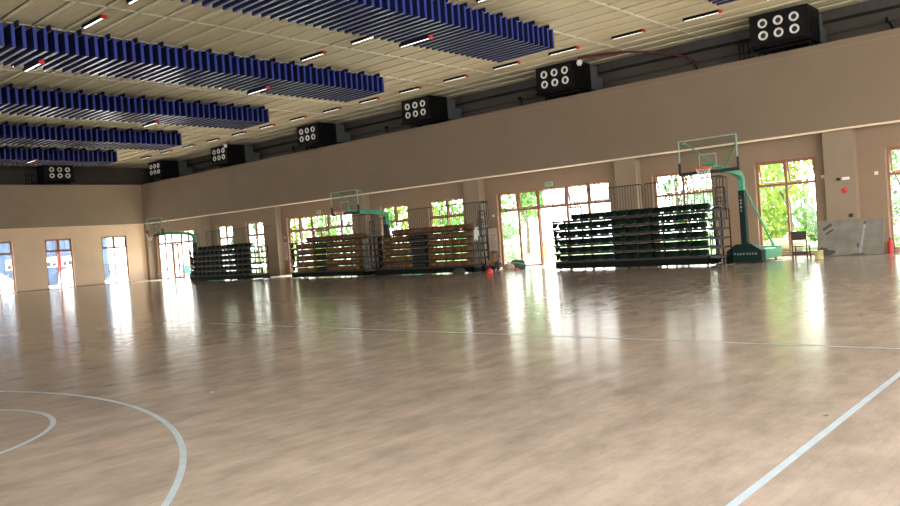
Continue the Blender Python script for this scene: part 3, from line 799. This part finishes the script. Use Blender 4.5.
# ------------------------------------------------------------------ sitting man with his belongings
def skin_mesh(name, verts, edges, radii, m, parent, sub=2, root=0):
    me = bpy.data.meshes.new(name); me.from_pydata(verts, edges, [])
    me.materials.append(m)
    o = bpy.data.objects.new(name, me); COL.objects.link(o); o.parent = parent
    md = o.modifiers.new('skin', 'SKIN')
    for v, r in zip(me.skin_vertices[0].data, radii): v.radius = (r, r) if not isinstance(r, tuple) else r
    me.skin_vertices[0].data[root].use_root = True
    s = o.modifiers.new('sub', 'SUBSURF'); s.levels = sub; s.render_levels = sub
    for p in me.polygons: p.use_smooth = True
    md.use_smooth_shade = True
    return o
SC = 1.08
man = thing('person', 'bare-chested person in black trousers sitting on the floor, knees drawn up', 'person', (-21.32, 26.75, 0), R(20))
V = []; E = []; RD = []
def chain(start, pts):
    i = start
    for p, r in pts:
        V.append(p); RD.append(r); E.append((i, len(V) - 1)) if i is not None else None; i = len(V) - 1
    return i
pel = chain(None, [((0, .10, .14), (.15, .12))])
che = chain(pel, [((0, .10, .27), (.135, .10)), ((0, .06, .40), (.165, .11)), ((0, .03, .50), (.15, .10))])
nk = chain(che, [((0, .0, .585), .058), ((0, -.02, .63), .055)])
hd = chain(nk, [((0, -.035, .685), (.070, .082)), ((0, -.03, .755), (.078, .092)), ((0, -.02, .81), (.055, .065))])
nose = chain(hd - 2, [((0, -.125, .70), .014)])
for s in (-1, 1): chain(hd - 1, [((s * .085, -.02, .72), .016)])
ends = {}
for s, el, wr, hn in ((1, (.29, -.12, .36), (.21, -.33, .43), (.16, -.40, .44)), (-1, (-.31, -.04, .27), (-.20, -.24, .17), (-.14, -.31, .15))):
    sh = chain(che, [((s * .19, .03, .50), .065), ((.62 * s * .19 + .38 * el[0] , .03 * .6 + el[1] * .4, .5 * .6 + el[2] * .4), .052), (el, .042), (wr, .030), (hn, .034)])
    h = Vector(hn); d = (h - Vector(wr)).normalized(); sd = d.cross(Vector((0, 0, 1))).normalized()
    for j, (off, ln) in enumerate(((-.026, .055), (-.009, .065), (.009, .062), (.026, .048))):
        b = h + sd * off + d * .025; k1 = b + d * ln * .6; k2 = k1 + d * ln * .35 + Vector((0, 0, -.025))
        chain(sh, [(tuple(b), .010), (tuple(k1), .009), (tuple(k2), .008)])
    tb = h + sd * (-s) * .032 - d * .01; chain(sh, [(tuple(tb), .011), (tuple(tb + d * .04 + sd * (-s) * .012), .009)])
feet = []
for s, hip, kn, an, toe in ((1, (.10, .06, .14), (.20, -.30, .44), (.19, -.50, .08), (.21, -.68, .035)), (-1, (-.10, .06, .13), (-.30, -.27, .22), (-.03, -.42, .08), (.06, -.53, .04))):
    feet.append(chain(pel, [(hip, .09), (tuple((Vector(hip) + Vector(kn)) / 2), .078), (kn, .062), (tuple((Vector(kn) + Vector(an)) / 2), .055), (an, .038), (tuple((Vector(an) + Vector(toe)) / 2), .038), (toe, .028)]))
man.scale = (SC, SC, SC)
body = skin_mesh('body', V, E, RD, M['skin'], man)
V = []; E = []; RD = []
pel = chain(None, [((0, .10, .15), (.165, .135))]); chain(pel, [((0, .10, .22), (.155, .12))])
for s, hip, kn, an in ((1, (.10, .06, .14), (.20, -.30, .44), (.19, -.48, .11)), (-1, (-.10, .06, .13), (-.30, -.27, .22), (-.05, -.41, .09))):
    chain(pel, [(hip, .105), (tuple((Vector(hip) + Vector(kn)) / 2), .092), (kn, .076), (tuple((Vector(kn) + Vector(an)) / 2), .070), (an, .055)])
skin_mesh('trousers', V, E, RD, M['cloth'], man)
mb = MB(); mb.lathe([(0, .848), (.05, .842), (.085, .81), (.098, .76), (.09, .715), (.075, .70)], 16, (0, -.0, 0)); mb.build('hair', M['hair'], man, True)
mb = MB()
for s in (-1, 1): mb.lathe([(0, -.117), (.010, -.114), (.010, -.10)], 8, (s * .032, 0, .735), 'y')
mb.box(-.022, .022, -.120, -.10, .672, .678); mb.build('face_features', M['hair'], man, True)

def lump(name, label, cat, loc, rx, ry, rz_, m, seed, knot=False, extra=None):
    rnd = random.Random(seed); bm = bmesh.new(); bmesh.ops.create_icosphere(bm, subdivisions=3, radius=1)
    ph = [rnd.uniform(0, 6) for _ in range(6)]
    for v in bm.verts:
        c = v.co.copy(); f = 1 + .10 * math.sin(5 * c.x + ph[0]) * math.sin(4 * c.y + ph[1]) + .07 * math.sin(9 * c.z + 7 * c.x + ph[2]) + .04 * math.sin(15 * c.y + ph[3])
        z = c.z * f; z = z if z > -.55 else -.55
        v.co = Vector((c.x * f * rx, c.y * f * ry, (z + .55) / 1.5 * rz_))
    me = bpy.data.meshes.new(name); bm.to_mesh(me); bm.free()
    for p in me.polygons: p.use_smooth = True
    me.materials.append(m)
    t = thing(name, label, cat, loc); obj('bag_body', me, t)
    mb = MB()
    if knot: mb.lathe([(.035, rz_ * .94), (.02, rz_ * 1.04), (.05, rz_ * 1.2), (.06, rz_ * 1.28), (0, rz_ * 1.16)], 9).build('tied_top', m, t, True)
    if extra: extra(t)
lump('plastic_bag', 'red plastic bag on the floor beside the sitting person', 'bag', (-20.3, 25.1, 0), .15, .14, .20, M['red'], 1, True)
lump('sack', 'beige woven sack lying in the doorway beside the sitting person', 'sack', (-20.95, 27.25, 0), .30, .24, .30, M['sack'], 2, True)
lump('tarpaulin_bundle', 'dull green tarpaulin bundle heaped behind the beige sack', 'bundle', (-21.0, 27.95, 0), .46, .26, .43, M['tarp'], 3, False,
     lambda t: MB().tube([(-.5, -.02, .2), (-.2, -.27, .3), (.2, -.27, .3), (.5, -.02, .2)], .012, 6).build('cord', M['net'], t, True))
lump('kit_bag', 'dark olive bag on the floor in front of the amber bleachers', 'bag', (-22.6, 25.8, 0), .32, .2, .26, M['olive'], 5, False,
     lambda t: MB().tube([(-.18, -.03, .22), (-.12, -.05, .32), (.12, -.05, .32), (.18, -.03, .22)], .012, 6).build('strap', M['black'], t, True))
lump('cloth_bundle', 'small red cloth on the floor by the beige sack', 'cloth', (-20.50, 27.25, 0), .13, .09, .07, M['red'], 8)
# towel on the handrail of the amber stand
mb = MB(); n = 10; vs = []
for i in range(n + 1):
    for s, ln in ((-1, .62), (1, .5)):
        pass
for j in range(9):
    u = j / 8
    for i in range(n + 1):
        v = i / n; a = .24 * (v - .5) * (1 - .15 * math.sin(5 * u)); off = .015 * math.sin(v * 14 + u * 2)
        if u < .5: vs.append((a, -.035 + off - .01, -(.5 - u) * 1.15))
        else: vs.append((a, .035 + off * .6, -(u - .5) * .9))
mb.add(vs, [(j * (n + 1) + i, j * (n + 1) + i + 1, (j + 1) * (n + 1) + i + 1, (j + 1) * (n + 1) + i) for j in range(8) for i in range(n)])
o = mb.build('towel', M['net'], None, True, (-21.92, 26.35, 2.0)); tag(o, 'white towel hanging on the end handrail of the amber bleachers', 'towel')
sm = o.modifiers.new('thick', 'SOLIDIFY'); sm.thickness = .008
# paper scraps on the floor
for i, (x, y, lb) in enumerate(((-8.6, 5.05, 'tiny white paper scrap on the bare floor beyond the large arc'), (-2.0, 6.7, 'tiny dark scrap on the floor right beside the wide sideline'))):
    o = MB().add([(-.02, -.015, 0), (.025, -.01, .004), (.02, .018, .008), (-.015, .012, .002)], [(0, 1, 2, 3)]).build('paper_scrap', M['white'] if i == 0 else M['stain'], None, False, (x, y, .002)); tag(o, lb, 'scrap')

# ------------------------------------------------------------------ outside
g = MB().box(-140, 60, YO + .001, 90, -.16, -.04); tag(g.build('ground_lawn', M['grass']), None, None, None, 'structure')
struct('ground_paving', MB().box(-62, 20, YO + .001, 33.6, -.04, -.01), M['paving'])
struct('ground_yard', MB().box(-95, XEO - .001, -30, 60, -.038, -.012), M['paving'])
def foliage(rnd, clumps, n, size):
    vs = []; fs = []
    for _ in range(n):
        cx, cy, cz, r = rnd.choice(clumps)
        while True:
            d = Vector((rnd.uniform(-1, 1), rnd.uniform(-1, 1), rnd.uniform(-1, 1)))
            if d.length < 1: break
        d = d.normalized() * (d.length ** .35)
        p = Vector((cx, cy, cz)) + d * r
        u = Vector((rnd.gauss(0, 1), rnd.gauss(0, 1), rnd.gauss(0, 1))).normalized(); w = u.orthogonal().normalized()
        s = size * rnd.uniform(.6, 1.4); k = len(vs)
        vs += [p - u * s, p + w * s * .45, p + u * s, p - w * s * .45]; fs.append((k, k + 1, k + 2, k + 3))
    return vs, fs
PROTO = []
for q in range(4):
    rnd = random.Random(20 + q); cl = []
    for _ in range(9): cl.append((rnd.uniform(-1.6, 1.6), rnd.uniform(-1.2, 1.2), rnd.uniform(1.0, 6.2), rnd.uniform(.9, 1.5)))
    vs, fs = foliage(rnd, cl, 2600, .17)
    me = bpy.data.meshes.new('foliage'); me.from_pydata([tuple(v) for v in vs], [], fs); me.materials.append([M['leaf1'], M['leaf2'], M['leaf3'], M['leaf2']][q])
    tk = MB().tube([(0, 0, -.1), (.05, .02, 1.2), (-.08, .05, 2.6), (.1, 0, 4.4)], [.14, .11, .09, .04], 8)
    tk.tube([(-.02, .03, 2.0), (.6, .2, 3.2), (1.0, .3, 4.2)], [.06, .045, .02], 6).tube([(.0, .02, 1.5), (-.7, -.1, 2.8), (-1.1, -.2, 3.8)], [.06, .04, .02], 6)
    PROTO.append((me, tk.mesh('trunk', M['bark'], True)))
TREES = []
rnd = random.Random(5)
xs = [-2.5, -5.5, -8.0, -10.8, -13.3, -16.2, -19.2, -34.5, -38.6, -42.2, -46, -50, -54, -58, -62]
for i, x in enumerate(xs):
    y = 40.5 + rnd.uniform(-.4, 1.2) + (3.4 if i % 2 else 0) + max(0, (-x - 20)) * .05
    q = i % 4
    back = i % 2
    y = 47.5 if back else 40.8
    t = thing('tree', f"{['yellow green', 'fresh green', 'blue green', 'mid green'][q]} leafy tree outside, {ORD[i]} along the lawn counting from the right", 'tree', (x, y, -.05), rnd.uniform(-.3, .3), 'trees outside the windows')
    s = rnd.uniform(1.05, 1.15); t.scale = (s * (.86 if x > -20 else 1.05), s * .9, s * (1.45 if back else 1.15))
    obj('foliage', PROTO[q][0], t); obj('trunk', PROTO[q][1], t)
# hedge bushes
for i, x in enumerate([-4.6, -8.0, -10.8, -14.0, -20.0, -29, -37, -46]):
    t = thing('shrub', f'low green shrub outside on the lawn, {ORD[i]} from the right', 'shrub', (x, 36.6 + (i % 3) * .3, -.3), i * 1.3, 'shrubs on the lawn')
    t.scale = (.42, .4, .32); obj('foliage', PROTO[(i + 1) % 4][0], t)
t = thing('leaning_tree_trunk', 'pale slanting bare tree trunk seen through the tall window behind the chair', 'tree', (-10.2, 34.9, -.05))
MB().tube([(0, 0, -.05), (.5, .1, 1.5), (1.1, .2, 3.0), (1.9, .3, 4.8)], [.09, .08, .06, .04], 8).build('trunk', M['bark'], t, True)
MB().tube([(1.1, .2, 3.0), (.6, .3, 4.2), (.5, .4, 5.0)], [.05, .035, .02], 6).build('branch', M['bark'], t, True)
lump('soil_heap', 'pale brown heap of soil outside the tall window behind the chair', 'soil', (-11.9, 34.8, -.04), 1.1, .7, .55, M['dirt'], 11)
t = thing('plastic_barrel', 'teal plastic barrel outside the door nearest the end wall', 'barrel', (-59.2, 33.3, -.01))
MB().lathe([(.26, 0), (.30, .05), (.33, .45), (.30, .85), (.26, .9), (0, .9)], 18).build('drum', M['teal'], t, True); MB().lathe([(.335, .40), (.35, .42), (.335, .46)], 18).build('hoop', M['teal'], t, True)
# blue clad house outside the end wall
t = thing('house', 'blue clad house with white shutters and a red pillar outside the end windows', 'building', (-71, 14, 0))
mb = MB(); mb.box(-6, 0, -34, 18.3, -.02, 6.5)
y = -34.0
while y < 18.2: mb.box(0, .04, y, y + .10, 0, 6.5); y += .5
mb.build('wall', M['blue'], t)
for yy in (-6.5, -2.5, 1.6, 4.4, 7.0, 9.6, 12.75, 14.1, 16.3):
    for zz in (1.55, 4.3):
        f = MB().box(.045, .09, yy, yy + 1.0, zz, zz + .9).build('window', M['shutter'], t)
        MB().box(.0905, .10, yy + .12, yy + .40, zz + .1, zz + .45).box(.0905, .10, yy + .58, yy + .86, zz + .1, zz + .45).build('pane', M['stain'], f)
MB().box(.05, .32, 13.82, 13.97, 0, 6.5).build('pillar', M['redcap'], t)
MB().prism([(-36, 6.5), (19, 6.5), (19, 6.8), (-36, 6.8)], 'x', -6.5, .6).build('roof', M['deck'], t)
o = MB().prism([(10, 0), (23, 0), (23, .45), (21.9, 1.2), (20.6, 2.15), (17.5, 4.4), (10, 4.4)], 'x', -66.5, -66.2).build('white_sheet_fence', M['shutter']); tag(o, 'white sloping panel fence outside the left end window', 'fence')
o = MB().prism([(25.9, 0), (28.6, 0), (28.6, .5), (27.6, 1.35), (26.8, 1.45), (26.1, 1.1)], 'x', -66.5, -66.2).build('white_sheet_fence', M['shutter']); tag(o, 'white humped panel fence outside the second end window', 'fence')
t = thing('sign_stand', 'dark framed stand leaning outside the end window by the corner', 'stand', (-61.5, 27.55, -.02), R(90))
MB().bar((0, 0, 0), (.1, .35, 1.55), .05, .05).bar((.5, 0, 0), (.6, .35, 1.55), .05, .05).bar((.1, .34, 1.5), (.6, .34, 1.5), .05, .05).bar((.03, .1, .5), (.53, .1, .5), .05, .05).build('frame', M['stain'], t)
MB().add([(.06, .13, .55), (.5, .13, .55), (.58, .33, 1.45), (.12, .33, 1.45)], [(0, 1, 2, 3)]).build('panel', M['blue'], t)

# ------------------------------------------------------------------ light
w = bpy.data.worlds.new('sky'); scene.world = w; w.use_nodes = True
nt = w.node_tree; bg = nt.nodes['Background']
sky = nt.nodes.new('ShaderNodeTexSky'); sky.sky_type = 'NISHITA'; sky.sun_disc = False; sky.sun_elevation = R(42); sky.sun_rotation = R(-40)
sky.air_density = 1.2; sky.dust_density = 4.0
mx = nt.nodes.new('ShaderNodeMixRGB'); mx.inputs['Fac'].default_value = .72; mx.inputs['Color2'].default_value = (.95, .98, 1, 1)
sc_ = nt.nodes.new('ShaderNodeMixRGB'); sc_.blend_type = 'MULTIPLY'; sc_.inputs['Fac'].default_value = 1; sc_.inputs['Color2'].default_value = (.12, .12, .12, 1)
nt.links.new(sky.outputs[0], sc_.inputs['Color1']); nt.links.new(sc_.outputs[0], mx.inputs['Color1'])
nt.links.new(mx.outputs[0], bg.inputs['Color']); bg.inputs['Strength'].default_value = 9.6
def lamp(kind, name, loc, rot, energy, col=(1, 1, 1), **kw):
    l = bpy.data.lights.new(name, kind); l.energy = energy; l.color = col
    for k, v in kw.items(): setattr(l, k, v)
    o = bpy.data.objects.new(name, l); COL.objects.link(o); o.location = loc; o.rotation_euler = rot; return o
lamp('SUN', 'sun', (0, 40, 30), (R(40), 0, R(200)), 28.0, (1, .95, .86), angle=R(1.0))
# added area lamps filling in for daylight through the openings behind the camera
for x in (-50, -30, -10): lamp('AREA', 'daylight_fill', (x, YN + .3, 3.0), (R(90), 0, 0), 25, (1, .97, .93), shape='RECTANGLE', size=16, size_y=4)
# daylight from the glazed end of the hall to the right of the camera
lamp('AREA', 'daylight_fill', (XR - .3, 11, 3.6), (R(78), 0, R(90)), 6800, (1, .97, .93), shape='RECTANGLE', size=30, size_y=6)
lamp('AREA', 'daylight_fill', (7.2, .5, 4.4), (R(28), 0, R(68)), 3300, (1, .99, .98), shape='RECTANGLE', size=7, size_y=4)  # added lamp tilted down to brighten the floor near the camera

# ------------------------------------------------------------------ camera
cam = bpy.data.cameras.new('camera'); co = bpy.data.objects.new('camera', cam); COL.objects.link(co)
F_PX, YAW, PIT, ROL = 775.08, .7294039, -.02165604, -.07395378
cam.sensor_width = 36; cam.lens = F_PX / 900 * 36; cam.clip_end = 400
Fv = Vector((-math.sin(YAW) * math.cos(PIT), math.cos(YAW) * math.cos(PIT), math.sin(PIT)))
Rv = Vector((math.cos(YAW), math.sin(YAW), 0)); Uv = Rv.cross(Fv)
R2 = Rv * math.cos(ROL) + Uv * math.sin(ROL); U2 = -Rv * math.sin(ROL) + Uv * math.cos(ROL)
mw = Matrix((R2, U2, -Fv)).transposed().to_4x4(); mw.translation = (0, 0, H)
co.matrix_world = mw
scene.camera = co
scene.view_settings.view_transform = 'Standard'
scene.view_settings.look = 'None'
scene.view_settings.exposure = 0.0
